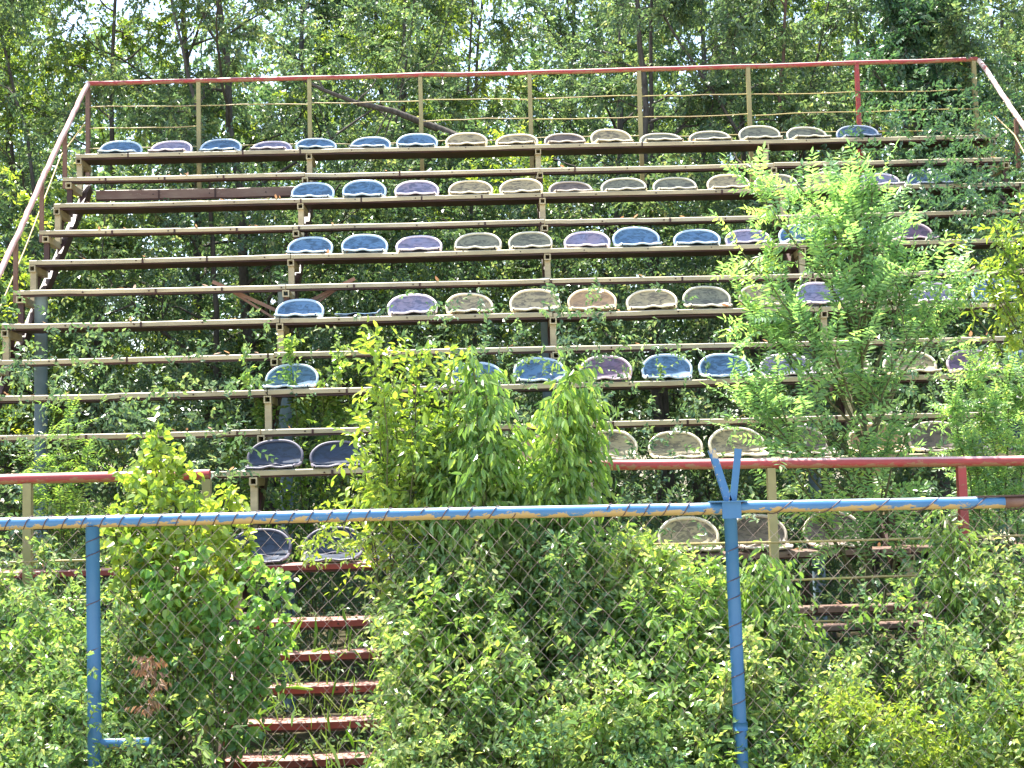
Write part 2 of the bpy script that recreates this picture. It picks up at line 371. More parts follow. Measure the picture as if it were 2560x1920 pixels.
# ------------------------------------------------------------------ the grandstand
XE, XR, BAY = -.07, 9.18, 2.2896
SUPX = [-.045+BAY*i for i in range(5)]
ST = thing('grandstand', (XE, 0, 0))
tag(ST, 'long tiered steel grandstand with peeling tan bench planks standing in the overgrowth', 'grandstand')
ZS = {1: 5.297, 2: 4.644, 3: 3.987, 4: 3.325, 5: 2.668, 6: 2.020, 7: 1.368}
ZF = {1: 4.975, 2: 4.318, 3: 3.660, 4: 2.996, 5: 2.342, 6: 1.69, 7: 1.017}
YS = lambda k: -.7*(k-1)
YF = lambda k: -.7*(k-1)-.33
def board(name, x0, x1, yf, zt, dep, th, mats, label=None):
    mb = MB(); cuts = [x0]
    if x1-x0 > 4: cuts += [x for x in (SUPX[1], SUPX[2], SUPX[3]) if x0+.5 < x < x1-.5 and rng.random() < .6]
    cuts.append(x1)
    for q, (a, b) in enumerate(zip(cuts[:-1], cuts[1:])):
        a2, b2 = a+(.004 if q else 0), b-(.004 if b < x1 else 0)
        xs = np.concatenate([[a2], np.sort(rng.uniform(a2+.05, b2-.05, max(2, int((b2-a2)*1.6)))), [b2]])
        dz_, dy_ = (rng.normal()*.004, rng.normal()*.004) if x1-x0 > 4 else (0, 0)
        zo = rng.normal(size=len(xs))*.0025+dz_-.004*np.sin(np.clip((xs-a2)/(b2-a2), 0, 1)*math.pi)
        y = yf+dy_; c = .006
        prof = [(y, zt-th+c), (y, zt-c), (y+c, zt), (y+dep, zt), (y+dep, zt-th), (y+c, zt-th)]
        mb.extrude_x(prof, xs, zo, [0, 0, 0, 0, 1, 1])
        lip = [(y+.009, zt-th-.012), (y+.009, zt-th-.001), (y+.017, zt-th-.001), (y+.017, zt-th-.012)]
        mb.extrude_x(lip, xs[[0, -1]], zo[[0, -1]], [1]*4)
    for x in np.arange(x0+.35+rng.random()*.3, x1-.02, .57):      # fixing bolts and clamp straps on the front edge
        mb.tube([(x, yf-.009, zt-th*.55), (x, yf+.002, zt-th*.55)], .007, 6, 1)
        if rng.random() < .45: mb.box(x+.05, x+.066, yf-.0085, yf+.002, zt-th-.004, zt-.008, 1)
    o = adopt(mb.build(name, mats), ST)
    if label: o['label'] = label
for k in range(1, 8):
    if k < 7:
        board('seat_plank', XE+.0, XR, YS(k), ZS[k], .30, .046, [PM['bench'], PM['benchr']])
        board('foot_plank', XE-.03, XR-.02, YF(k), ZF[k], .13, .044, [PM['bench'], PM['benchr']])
board('seat_plank', XE, 3.42, YS(7), ZS[7], .30, .046, [PM['redstep'], PM['benchr']], 'dark red lowest bench plank at the aisle')
board('seat_plank', 4.4, XR, YS(7), ZS[7], .30, .046, [PM['brownp'], PM['benchr']], 'worn brown lowest bench plank')
board('foot_plank', 4.4, XR, YF(7), ZF[7], .13, .046, [PM['brownp'], PM['benchr']], 'worn brown lowest foot plank')
board('foot_plank', 5.3, 6.75, -4.72, .915, .12, .04, [PM['brownp'], PM['benchr']], 'worn brown board below the lowest foot plank')
for y, z, x0, x1 in ((-4.53, 1.017, 2.32, 3.45), (-4.72, .83, 2.33, 3.45), (-4.905, .645, 2.34, 3.46), (-5.10, .456, 2.34, 3.46), (-5.29, .272, 2.35, 3.46)):
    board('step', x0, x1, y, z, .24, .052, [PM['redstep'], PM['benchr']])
for x in (2.325, 3.475):
    mb = MB(); mb.bar((x, -4.30, 1.02), (x, -5.62, .02), .022, .11); adopt(mb.build('stair_stringer', PM['redstep']), ST)
board('back_beam', XE+.12, 2.16, .28, 4.985, .05, .10, [PM['brownp'], PM['benchr']], 'dark red beam behind the top foot plank')
for i, x in enumerate(SUPX):
    mb = MB(); w, tk = .058, .010
    def hollow(x, y0, y1, zc):           # square tube running front to back, open at the front
        for (a, b, c, d) in ((-w/2, w/2, w/2-tk, w/2), (-w/2, w/2, -w/2, -w/2+tk), (-w/2, -w/2+tk, -w/2+tk, w/2-tk), (w/2-tk, w/2, -w/2+tk, w/2-tk)):
            mb.box(x+a, x+b, y0, y1, zc+c, zc+d, 0)
    for k in range(1, 8):
        if i == 1 and k == 7: pass
        zs, zf = ZS[k]-.046-w/2-.002, ZF[k]-.044-w/2-.002
        hollow(x, YS(k)-.003, YS(k)+.36, zs); hollow(x, YF(k)-.003, YF(k)+.36, zf)
        mb.box(x-.026, x+.026, YS(k)+.03, YS(k)+.075, ZF[k]-.045, zs-w/2, 0)          # riser under the seat plank
        if k < 7: mb.box(x-.024, x+.024, YF(k)+.03, YF(k)+.07, ZS[k+1]-.045, zf-w/2, 1)
    # raking beam and legs
    top = (x, .30, ZS[1]-.16); bot = (x, -4.55, .62)
    mb.bar((x, .36, 5.02), bot, .06, .09, mi=1)
    mb.bar((x+.001, -4.45, .9), (x+.001, -4.45, -.05), .06, .06, up=(0, 1, 0), mi=0)
    for k in range(1, 7):                                                             # gussets between beam and steps
        mb.bar((x-.031, YS(k)+.30, ZS[k]-.08), (x-.031, YS(k)+.12, ZS[k]-.38), .008, .11, up=(0, 1, 0), mi=1)
    adopt(mb.build('support_frame', [PM['bench'], PM['dark']]), ST)
    xc = x+.15 if i == 0 else x-.03
    mb = MB(); mb.tube([(xc, -1.62, -.05), (xc, -1.62, 1.9), (xc, -1.62, 3.68)], .056, 16)
    col_ = adopt(mb.build('column', PM['steel']), ST)
    if i != 1: continue
    mb = MB()
    for s in (-1, 1):
        mb.bar((xc, -1.62, 3.42), (xc+s*.62, -1.62, 3.72), .018, .03); mb.bar((xc+s*.05, -1.60, 3.36), (xc+s*.5, -1.60, 3.66), .02, .02)
    adopt(mb.build('brace', PM['brown']), col_)
    col_.children[0].matrix_parent_inverse = Matrix.Identity(4)

# railing round the back and down both ends
RB = thing('railing', (0, 0, 0)); RB.parent = ST; RB.matrix_parent_inverse = Matrix.Translation(-Vector(ST.location))
def sub(mb, name, mat, parent=None): 
    return mb.build(name, mat, parent or RB)
XA, XB = -.12, 9.22
mb = MB(); n = 30; xs = np.linspace(XA, XB, n)
zt = np.interp(xs, [XA, 4.52, XB], [6.194, 6.211, 6.258])
mb.tube(np.stack([xs, np.full(n, .6), zt+rng.normal(size=n)*.003], 1), .025, 12)
sub(mb, 'top_rail', PM['red'])
px = [-.12, 1.03, 2.185, 3.345, 4.49, 5.64, 6.79, 7.94, 9.18]
for i, x in enumerate(px):
    mb = MB(); zz = float(np.interp(x, [XA, 4.52, XB], [6.194, 6.211, 6.258]))-.02
    mb.bar((x, .6, 4.9), (x, .6, zz), .042, .042, up=(0, 1, 0)); mb.bar((x, .6, 4.95), (x, .3, 4.95), .03, .03)
    o = sub(mb, 'post', PM['red'] if i == 7 else PM['brown'] if i == 0 else PM['tan'])
    if i == 7: o['label'] = 'bright red post of the back railing'
for z in (5.93, 5.715, 5.50):
    for a, b in zip(px[:-1], px[1:]):
        if (z == 5.715 and 1 < a < 3): continue
        m_ = MB(); P = wiggle((a, .585, z+rng.normal()*.008), (b, .585, z+rng.normal()*.008), 6, .006)
        m_.tube(P, .0055, 5, cap=False); sub(m_, 'rod', PM['ywire'])
def slope_rail(x, pts, mat, postmat, side):
    mb = MB(); P = np.array(pts); Q = [P[0]]
    for a, b in zip(P[:-1], P[1:]):
        for t in np.linspace(.1, 1, 10): Q.append(a*(1-t)+b*t)
    Q = np.array(Q); Q[:, 0] += rng.normal(size=len(Q))*.003
    mb.tube(Q, .025, 12); sub(mb, 'hand_rail', mat)
    for k in range(1, 8):
        y = YF(k)+.02; i = np.interp(-y, -P[:, 1], P[:, 2])
        mb = MB(); mb.bar((x, y, ZF[k]-.1), (x, y, i-.015), .035, .035, up=(0, 1, 0)); sub(mb, 'post', postmat)
    mb = MB(); mb.tube([(x-.03, .45, 5.72), (x-.03, -.33, 5.2), (x-.03, -1.4, 4.07), (x-.03, -2.4, 3.1), (x-.03, -4.5, 1.3)], .0075, 6); sub(mb, 'rod', PM['ywire'])
slope_rail(XE-.015, [(-.12, .6, 6.19), (-.09, -.33, 5.42), (-.09, -1.03, 4.765), (-.09, -1.73, 4.08), (-.09, -5.2, .95)], PM['pinkrail'], PM['brown'], -1)
slope_rail(XR+.06, [(9.24, .6, 6.25), (9.26, -.33, 5.36), (9.26, -1.03, 4.72), (9.26, -1.73, 4.06), (9.26, -5.2, .95)], PM['peel'], PM['brown'], 1)

# guard railings in front of the lowest bench
def guard(x0, x1, posts, label):
    g = thing('guard_railing', (posts[0][0], -5.2, 0)); tag(g, label, 'railing')
    n = 12; xs = np.linspace(x0, x1, n); z = np.interp(xs, [1.0, 4.6, 7.25], [1.967, 1.962, 1.922])
    m_ = MB(); m_.tube(np.stack([xs, np.full(n, -5.2), z], 1), .032, 14); adopt(m_.build('top_rail', PM['red']), g)
    for x, mt, w in posts:
        m_ = MB(); zz = float(np.interp(x, [1.0, 4.6, 7.25], [1.967, 1.962, 1.922]))-.028
        if w == 'round': m_.tube([(x+.045, -5.2, -.05), (x+.03, -5.2, .9), (x, -5.2, zz)], .026, 12)
        else: m_.bar((x, -5.2, -.05), (x, -5.2, zz), .05, .05, up=(0, 1, 0))
        adopt(m_.build('post', PM[mt]), g)
    for zc in (1.482, 1.238, .99):
        m_ = MB(); m_.tube(wiggle((x0+.02, -5.225, zc), (x1, -5.225, zc-.01), 9, .004), .008, 6, cap=False); adopt(m_.build('rod', PM['ywire']), g)
guard(-.2, 2.27, [(0.03, 'tan', 'sq'), (1.17, 'tan', 'sq'), (2.25, 'tan', 'sq')], 'red topped guard railing before the lowest bench, left of the red steps')
guard(4.55, 9.3, [(4.57, 'peel', 'round'), (5.69, 'tan', 'sq'), (6.86, 'red', 'sq'), (8.0, 'tan', 'sq'), (9.2, 'tan', 'sq')], 'red topped guard railing before the lowest bench, right of the red steps')

# ------------------------------------------------------------------ bucket seats
def seat_shape():
    nu, nv = 31, 9
    us = np.sin(np.linspace(-1, 1, nu)*math.pi/2)
    hh = .188*(1-np.abs(us)**2.7)**(1/2.5)                       # oval top outline
    hx = us*.196
    pan, back, rim = MB(), MB(), MB()
    P = []
    for u, x in zip(us, hx):
        row = []
        for v in np.linspace(0, 1, nv):
            y = -.005+.27*v; z = .030+.008*math.cos(2*math.pi*u)*(1-v)*(1-abs(u))-.012*math.sin(math.pi*v)+.02*u**4*v
            if v < .05: z -= .012
            xx = x*(.86+.14*v**.6)
            row.append((xx, y, z))
        P.append(row)
    P = np.array(P)
    i, j = np.meshgrid(np.arange(nu-1), np.arange(nv-1), indexing='ij'); b = (i*nv+j).ravel()
    pan.add(P.reshape(-1, 3), np.stack([b, b+nv, b+nv+1, b+1], 1), 0, True)
    Bk = []
    for u, x, h in zip(us, hx, hh):
        row = []
        for v in np.linspace(0, 1, nv):
            z = .030+.02*u**4+h*v
            y = .265+.030*math.sin(min(1, v*2)*math.pi/2)+.045*(z/.2)-.050*abs(u)**3
            bulge = .93+.13*math.sin(math.pi*min(1, (z-.02)/.15)*.75)
            row.append((x*bulge, y, z))
        Bk.append(row)
    Bk = np.array(Bk)
    back.add(Bk.reshape(-1, 3), np.stack([b, b+nv, b+nv+1, b+1], 1), 0, True)
    top = Bk[:, -1]; side_l = P[0, ::-1]; side_r = P[-1]
    ring = np.concatenate([side_l[::-1], Bk[0, 1:-1], top, Bk[-1, -2:0:-1], side_r[::-1]])
    rim.tube(ring, .0115, 8, cap=False)
    rim.tube(P[:, 0]+[0, -.003, 0], .009, 6)
    rim.tube(np.stack([hx*.93, np.full(nu, .262), .033+.010*np.cos(2*math.pi*us)*(1-abs(us))], 1), .005, 6, cap=False)
    for sx in (-.1, .1): pan.box(sx-.03, sx+.03, .04, .2, -.002, .026)
    return pan, back, rim
protos = {}
def get_proto(kind, cut=False):
    if kind in protos: return protos[kind], True
    pan, back, rim = seat_shape(); r = thing('bucket_seat'); m, mr = SM[kind]
    p = pan.build('seat_pan', m, r); b = back.build('backrest', m, r); e = rim.build('rim', mr, b)
    for o in (p, b):
        md = o.modifiers.new('thickness', 'SOLIDIFY'); md.thickness = .004
    protos[kind] = r; return r, False
ROWX = {1: .319, 2: .331, 3: .386, 4: .376, 5: .392, 6: .366, 7: .364}
SEATS = {
 1: 'blue lavender blue lavender blue blue blue tan tan brown tan greyt greyt greyt greyt navyb'.split(),
 2: [None]*4+'blue blue lavender tan tan brown greyt greyt tan greyt tan lavender navyb'.split(),
 3: [None]*4+'blue blue lavender greyt greyt lavender blue blue lavender blue blue mauve'.split(),
 4: [None]*4+'blue BROKEN lavender tan tan orange tan greyt tan lavender tan lavender blue'.split(),
 5: [None]*4+['blue', None, None, 'blue', 'blue', 'mauve', 'blue', 'blue', 'lavender', 'tan', 'tan', 'mauve', 'blue'],
 6: [None]*4+['navy', 'navy', None, None, 'orange', 'tan', 'tan', 'tan', 'brown', 'orange', 'brown', 'navy'],
 7: [None]*4+['navy', 'navy', 'navy', None, None, None, 'tan', 'brown', 'brown', None, 'tan'],
}
SC['navyb'] = ((.10, .16, .26), (.12, .17, .24), (.05, .07, .11), (.25, .29, .38))
_a, _b, _d, _r = SC['navyb']; SM['navyb'] = (seatmat('seat_navyb', _a, _b, _d), seatmat('seat_rim_navyb', _r, _r, _b, .66))
ORD = 'first second third fourth fifth sixth seventh eighth ninth tenth eleventh twelfth thirteenth fourteenth fifteenth sixteenth seventeenth'.split()
CN = {'blue': 'faded blue', 'navy': 'dark navy', 'lavender': 'lavender blue bleached', 'mauve': 'pinkish mauve', 'tan': 'tan yellow', 'greyt': 'grimy greenish tan', 'brown': 'dirty grey brown', 'orange': 'warm orange tan', 'navyb': 'dark slate blue'}
BN = {1: 'top bench', 2: 'second highest bench', 3: 'third highest bench', 4: 'middle bench', 5: 'third lowest bench', 6: 'second lowest bench', 7: 'lowest bench'}
random.seed(4)
for k, row in SEATS.items():
    cnt = 0
    for i, c in enumerate(row):
        if c is None: continue
        cnt += 1
        x, y, z = ROWX[k]+.5*i, YS(k)+.012, ZS[k]+.004
        if c == 'BROKEN':
            pan, back, rim = seat_shape(); r = thing('seat_base', (x, y, z))
            o = pan.build('seat_pan', SM['blue'][0], r); m_ = MB(); 
            m_.tube([(-.15, .26, .03), (-.05, .265, .045), (.05, .265, .04), (.16, .26, .055), (.19, .25, .085)], .006, 6); m_.build('broken_edge', SM['blue'][1], r)
            tag(r, 'low blue seat base with its backrest broken off, second place on the middle bench', 'seat'); continue
        p, used = get_proto(c)
        o = copy_tree(p) if used else p
        o.location = (x+random.gauss(0, .006), y+random.gauss(0, .004), z)
        o.rotation_euler = (random.gauss(0, .03), random.gauss(0, .016), random.gauss(0, .06))
        s = random.gauss(1, .022); o.scale = (s, 1, random.gauss({1: .9, 2: .93, 3: .96, 7: .92 if c == 'navy' else 1.1}.get(k, 1), .035))
        tag(o, f'{CN[c]} bucket seat, {ORD[cnt-1]} seat from the left on the {BN[k]}', 'seat', 'plastic bucket seats bolted along the benches')

rng = np.random.default_rng(66); mb = MB(); n = 420                 # dry leaves lying along the planks
k_ = rng.integers(1, 8, n); foot = rng.random(n) < .35
P = np.stack([rng.uniform(0, 9.1, n), np.where(foot, -.7*(k_-1)-.33+rng.uniform(.0, .1, n), -.7*(k_-1)+rng.uniform(.0, .27, n)), np.array([(ZF if f else ZS)[int(k)] for f, k in zip(foot, k_)])+.006], 1)
d = rdir(n); d[:, 2] = .08; leaves(mb, P, d, np.tile([0, 0, 1.], (n, 1))+rng.normal(size=(n, 3))*.25, rng.uniform(.03, .07, n), .5, True, curl=-.25)
tag(mb.build('leaf_litter', LM['dry']), 'scattered dry fallen leaves lying along the bench planks', 'leaf litter', kind='stuff')

# ------------------------------------------------------------------ blue chain link fence
FE = thing('chain_link_fence', (1.98, -6.7, 0)); tag(FE, 'peeling blue pipe fence with rusty chain link mesh across the foreground', 'fence')
zr = lambda x: float(np.interp(x, [1.5, 3.4, 5.18, 6.7], [1.714, 1.710, 1.697, 1.685]))
def pipe(x0, x1, r, zf, name, mat, n=16):
    m_ = MB(); xs = np.linspace(x0, x1, n); m_.tube(np.stack([xs, np.full(n, -6.7), [zf(x) for x in xs]], 1), r, 16)
    return adopt(m_.build(name, mat), FE)
pipe(-.6, 5.15, .030, zr, 'top_rail', PM['blue'], 20)
pipe(5.15, 6.56, .030, lambda x: zr(x)+.006, 'top_rail', PM['blue'])
pipe(6.56, 8.3, .028, lambda x: zr(x)+.006, 'top_rail', PM['brown'])
pipe(2.02, 2.262, .026, lambda x: .62, 'bottom_rail', PM['blue'], 3)
m_ = MB(); m_.box(6.42, 8.3, -6.725, -6.66, zr(6.6)+.034, zr(6.6)+.042); adopt(m_.build('flat_bar', PM['dark']), FE)
for x, xb in ((1.983, 1.993), (5.174, 5.184)):
    m_ = MB(); m_.tube([(xb+.003, -6.7, -.1), (xb, -6.7, .5), ((x+xb)/2, -6.7, 1.1), (x, -6.7, zr(x)-.024)], .034 if x < 3 else .033, 16)
    if x > 3:   # weld collar low on the post
        m_.tube([(xb, -6.7, .60), (xb, -6.7, .64)], .037, 14)
    po = adopt(m_.build('post', PM['bluep']), FE)
    if x > 3:
        m_ = MB(); m_.box(x-.105, x+.085, -6.75, -6.66, zr(x)+.032, zr(x)+.038)
        m_.box(x-.045, x+.05, -6.738, -6.728, zr(x)-.05, zr(x)+.032)
        o = m_.build('cap_plate', PM['bluep'], po); o.location = (0, 0, 0)
        for sx, dx, mt in ((-1, -.082, 'arm'), (1, .05, 'bluep')):
            m_ = MB(); b0 = np.array((x+.003+sx*.010, -6.70, zr(x)+.036)); t0 = np.array((x+dx, -6.70, zr(x)+.036+.262))
            # angle iron: two flanges
            d = t0-b0; a = np.array([d[2], 0, -d[0]]); a /= np.linalg.norm(a)
            for off, ww, hh_ in ((a*.0, .034, .005), (a*.0165*sx, .005, .034)):
                m_.bar(b0+off+(0, -.017 if ww > .01 else 0, 0), t0+off+(0, -.017 if ww > .01 else 0, 0), ww, hh_, up=(0, 1, 0)) if ww > .01 else m_.bar(b0+off, t0+off, .005, .034, up=(0, 1, 0))
            m_.build('barb_arm', PM[mt], po)
# chain link: interlocked zigzag wires
m_ = MB(); pit, dz = .050, .055
for i in range(int((8.2+.4)/pit)):
    x = -.4+i*pit
    zs = np.arange(.02, 1.70, dz); P = np.stack([x+((np.arange(len(zs))+i) % 2)*pit+.0*zs, np.full(len(zs), -6.665)+.004*((np.arange(len(zs)) % 2)*2-1), zs], 1)
    P[:, 0] += .012*np.sin(zs*5+x*2)+.006*np.sin(zs*17+x*9); P[:, 1] += .02*np.sin(x*2.3+zs*3)+.0
    m_.tube(P, .0014, 4, cap=False)
adopt(m_.build('wire_mesh', PM['wire']), FE)
m_ = MB()
def helix(x0, x1, pitch, r):
    t = np.arange(0, (x1-x0)/pitch*2*math.pi, .35); x = x0+t/(2*math.pi)*pitch
    m_.tube(np.stack([x, -6.7-r*np.cos(t)*1., np.array([zr(q) for q in x])+r*np.sin(t)+.003], 1), .0028, 5, cap=False)
helix(-.5, 3.5, .094, .0325); helix(3.62, 4.1, .12, .0325); helix(4.55, 5.05, .1, .0325); helix(5.2, 8.2, .245, .0325)
for zc in np.arange(.25, 1.6, .125):
    z = zc+rng.normal()*.015; t = np.linspace(-1.7, 1.7, 9)
    m_.tube(np.stack([5.180+.0355*np.sin(t), -6.7-.0355*np.cos(t), z+.022*t/1.7], 1), .0022, 4, cap=False)
for zc in (1.62, 1.55, 1.31, 1.08):
    t = np.linspace(-1.7, 1.7, 9); m_.tube(np.stack([1.984+.036*np.sin(t), -6.7-.036*np.cos(t), zc+.012*t], 1), .0022, 4, cap=False)
adopt(m_.build('tie_wire', PM['tie']), FE)

# ------------------------------------------------------------------ woodland behind
def wood_tree(name, wd, cr, base, label, cat='tree', group=None, bark_=BARK, leaf=LM['wood'], rz=0, sc=1):
    r = thing(name, base); wd.build('trunk', bark_, r); cr.build('crown', leaf, r)
    r.rotation_euler = (0, 0, rz); r.scale = (sc, sc, sc); return tag(r, label, cat, group)
protoT = []
for s, (h, cr, cb, tr, lean, lf) in enumerate([(9.6, 2.3, .14, .08, (.5, .2), 'wood'), (10.5, 2.5, .18, .09, (-.6, .1), 'wood'), (8.8, 2.2, .12, .065, (.2, -.3), 'sunny'), (9.8, 2.4, .16, .08, (-.3, .4), 'wood')]):
    wd, crn = tree(100+s, h, cr, cb, tr, lean); protoT.append((wd, crn, lf))
spots = [(-4.6, 3.2), (-3.0, 2.0), (-2.2, 5.0), (-.9, 3.0), (.4, 4.6), (1.4, 2.6), (2.6, 3.9), (3.6, 6.0), (5.4, 5.5), (6.9, 6.3), (9.2, 5.4), (11.2, 4.4), (12.6, 2.8),
         (-6.0, 6.5), (-3.6, 8.5), (0.9, 8.2), (2.9, 9.5), (5.0, 9.0), (7.6, 9.6), (10.2, 8.8), (12.8, 7.6), (14.6, 5.2), (-8, 10), (16, 9)]
rr = random.Random(11); first = {}
near = sorted([p for p in spots if p[1] <= 6.9], key=lambda p: (p[0]-CAM[0])/(p[1]-CAM[1]))
NTH = 'first second third fourth fifth sixth seventh eighth ninth tenth eleventh twelfth thirteenth fourteenth fifteenth sixteenth seventeenth'.split()
for i, (x, y) in enumerate(spots):
    v = 2 if x < .5 and i % 3 != 1 else i % 4; far = y > 6.9
    lab = 'tree of the wood behind the stand, small leaved, far back against the sky' if far else f'slender leafy tree, {NTH[near.index((x, y))]} from the left in the near row behind the railing'
    grp = 'far trees of the wood' if far else 'near trees of the wood behind the stand'
    if v not in first:
        wd, crn, lf = protoT[v]; o = wood_tree('woodland_tree', wd, crn, (x, y, 0), lab, 'tree', grp, BARK, LM[lf]); first[v] = o
    else:
        o = copy_tree(first[v]); o.location = (x, y, 0); tag(o, lab, 'tree', grp)
    o.rotation_euler = (0, 0, rr.uniform(0, 6.28)); s = rr.uniform(.92, 1.12)*(1.12 if far else 1); o.scale = (s, s, s)

def path_tree(name, pts, Y, r, seed, label, cr=1.3, cb=.45, limbs=9, subs=5, tw=10, bark_=BARK, leaf='wood', cat='tree', group=None, lsz=.07, dy=None):
    P = np.array([at3(x, y, Y+(0 if dy is None else dy*i)) for i, (x, y) in enumerate(pts)])
    b = P[0].copy(); base = np.array([b[0]+.1, b[1], 0.]); P = np.concatenate([[base], P])
    t = np.linspace(0, 1, 22); c = np.cumsum(np.concatenate([[0], np.linalg.norm(np.diff(P, axis=0), axis=1)])); c /= c[-1]
    Q = np.stack([np.interp(t, c, P[:, i]) for i in range(3)], 1); Q[1:-1] = (Q[:-2]+2*Q[1:-1]+Q[2:])/4
    Q[:, :2] += rng.normal(size=(22, 2))*.012; Q -= base
    wd, crn = tree(seed, 0, cr, cb, r, limbs=limbs, subs=subs, tw=tw, path=Q, leaf=lsz)
    return wood_tree(name, wd, crn, tuple(base), label, cat, group, bark_, LM[leaf])
path_tree('woodland_tree', [(1392, 330), (1388, 150), (1375, 0), (1370, -200)], 2.3, .085, 201, 'dark twin stemmed tree behind the middle of the top railing, right of centre')
path_tree('woodland_tree', [(1410, 330), (1402, 150), (1405, 0), (1430, -200)], 2.55, .06, 202, 'dark thin stem close against the right side of a thicker dark trunk behind the railing')
path_tree('leaning_tree', [(1625, 330), (1575, 250), (1500, 130), (1425, 40), (1380, -120)], 2.0, .045, 203, 'thin trunk leaning to the upper left behind the right half of the railing')
path_tree('woodland_tree', [(1605, 320), (1590, 150), (1575, 60), (1560, -120)], 3.4, .07, 204, 'dark slightly curved trunk just left of the reddish trunk')
path_tree('woodland_tree', [(1690, 330), (1683, 180), (1695, 60), (1700, -150)], 2.7, .06, 205, 'tree with a straight reddish brown trunk behind the right half of the railing', bark_=BARKR)
path_tree('woodland_tree', [(1735, 330), (1748, 180), (1790, 40), (1800, -150)], 3.0, .045, 206, 'thin dark trunk leaning right just right of the reddish trunk')
path_tree('ivy_clad_tree', [(1985, 330), (1975, 150), (1985, 0), (1990, -200)], 1.5, .11, 207, 'thick trunk wrapped in dark hanging ivy near the right end of the railing', cr=.75, cb=.35, limbs=34, subs=7, tw=8, leaf='dark', lsz=.08)
path_tree('climbing_vine', [(2100, 330), (2095, 130), (2085, 80), (2098, 20), (2100, -100)], 1.2, .028, 208, 'crooked bare vine stem by the right corner of the railing', cr=.7, cb=.75, limbs=5, cat='vine')
path_tree('woodland_tree', [(455, 330), (415, 190), (382, 60), (350, -120)], 1.9, .05, 209, 'thin brown trunk leaning left above the left bay of the railing')
path_tree('woodland_tree', [(70, 330), (40, 230), (10, 120), (-20, -60)], 2.2, .05, 210, 'slanting trunk left of the stand at the photo edge')
path_tree('woodland_tree', [(840, 330), (868, 180), (890, 40), (905, -120)], 2.9, .04, 211, 'thin dark trunk behind the fourth railing post, leaning right')
path_tree('woodland_tree', [(1012, 330), (1008, 150), (1020, 0), (1030, -150)], 3.2, .04, 212, 'thin upright trunk behind the railing just left of the photo centre')
path_tree('woodland_tree', [(1960, 330), (1945, 120), (1930, 0), (1925, -150)], 2.9, .07, 213, 'dark trunk just left of the ivy clad tree')
# bowed dead limb crossing behind the railing
mb = MB(); P = np.array([at3(x, y, .95+.0*i) for i, (x, y) in enumerate([(640, 165), (700, 195), (770, 222), (850, 240), (905, 262), (960, 283), (1010, 305)])])
mb.tube(P, [.014, .02, .026, .032, .036, .042, .045], 8); 
for a, b in (((700, 195), (670, 130)), ((770, 222), (820, 160)), ((850, 240), (830, 300))): mb.tube(wiggle(at3(*a, .95), at3(*b, 1.0), 6, .01), np.linspace(.012, .004, 6), 5)
dl = thing('fallen_limb', tuple(P[0])); adopt(mb.build('limb', BARK), dl); tag(dl, 'bowed dark bare limb crossing behind the third and fourth railing bays', 'branch')

# brush behind and beneath the stand, one continuous mass nobody could count
def slope(y): return 5.3+.94*y                      # height of the bench line at depth y
rng = np.random.default_rng(31)
def nz(P, f, ph):
    return np.sin(P[:, 0]*f+ph)*np.cos(P[:, 2]*f*1.2+ph*2)+.6*np.sin(P[:, 0]*f*2.3+P[:, 2]*f*1.7+ph)
mb, st = MB(), MB()
P = cloud(27000, (-5, 12.5), (.9, 3.4), (0.3, 6.2), lambda P: nz(P, 1.7, .4)+.95 > rng.random(len(P))*1.8-.0)
P = P[(P[:, 2] < 5.5+.35*np.sin(P[:, 0]*2.1)) ]
sprigs(mb, P, rdir(len(P), .5), rng.uniform(.2, .42, len(P)), 11, .066, .62, droop=.3, sag=.25, stem=st, stem_r=.002)
P = cloud(6500, (-8, 16), (7.5, 11.5), (0, 9.0), None)
sprigs(mb, P, rdir(len(P), .4), rng.uniform(.4, .7, len(P)), 11, .15, .6, droop=.3, sag=.25, stem=st, stem_r=.003)
o = mb.build('brush_behind_stand', LM['brush']); tag(o, 'tangled leafy brush filling the ground behind the grandstand', 'brush', kind='stuff')
s_ = st.build('stems', BARK, o)
mb, st = MB(), MB()
P = cloud(16000, (-11, 19), (12.5, 17), (0, 12.5), lambda P: P[:, 2] < 11.6+.8*np.sin(P[:, 0]*1.1)+.5*np.sin(P[:, 0]*2.9)-1.6*np.exp(-((P[:, 0]+4.5)/1.6)**2)-2.2*np.exp(-((P[:, 0]-8.3)/.9)**2))
sprigs(mb, P, rdir(len(P), .4), rng.uniform(.5, .9, len(P)), 10, .17, .7, droop=.3, sag=.25, stem=st, stem_r=.006)
o = mb.build('distant_wood', LM['wood']); tag(o, 'far edge of the wood closing off the view behind the trees', 'wood', kind='stuff'); st.build('stems', BARK, o)
mb, st = MB(), MB()
P = cloud(12000, (-.1, 9.3), (-4.2, .6), (0, 4.7), lambda P: (P[:, 2] < slope(P[:, 1])-.62) & (nz(P, 2.3, 1.7)+.75 > rng.random(len(P))*1.8))
sprigs(mb, P, rdir(len(P), .5), rng.uniform(.15, .35, len(P)), 10, .06, .58, droop=.25, sag=.2, stem=st, stem_r=.0018)
o = mb.build('undergrowth_below_stand', LM['brush']); tag(o, 'dark undergrowth growing beneath the bench planks', 'undergrowth', kind='stuff')
st.build('stems', BARK, o)

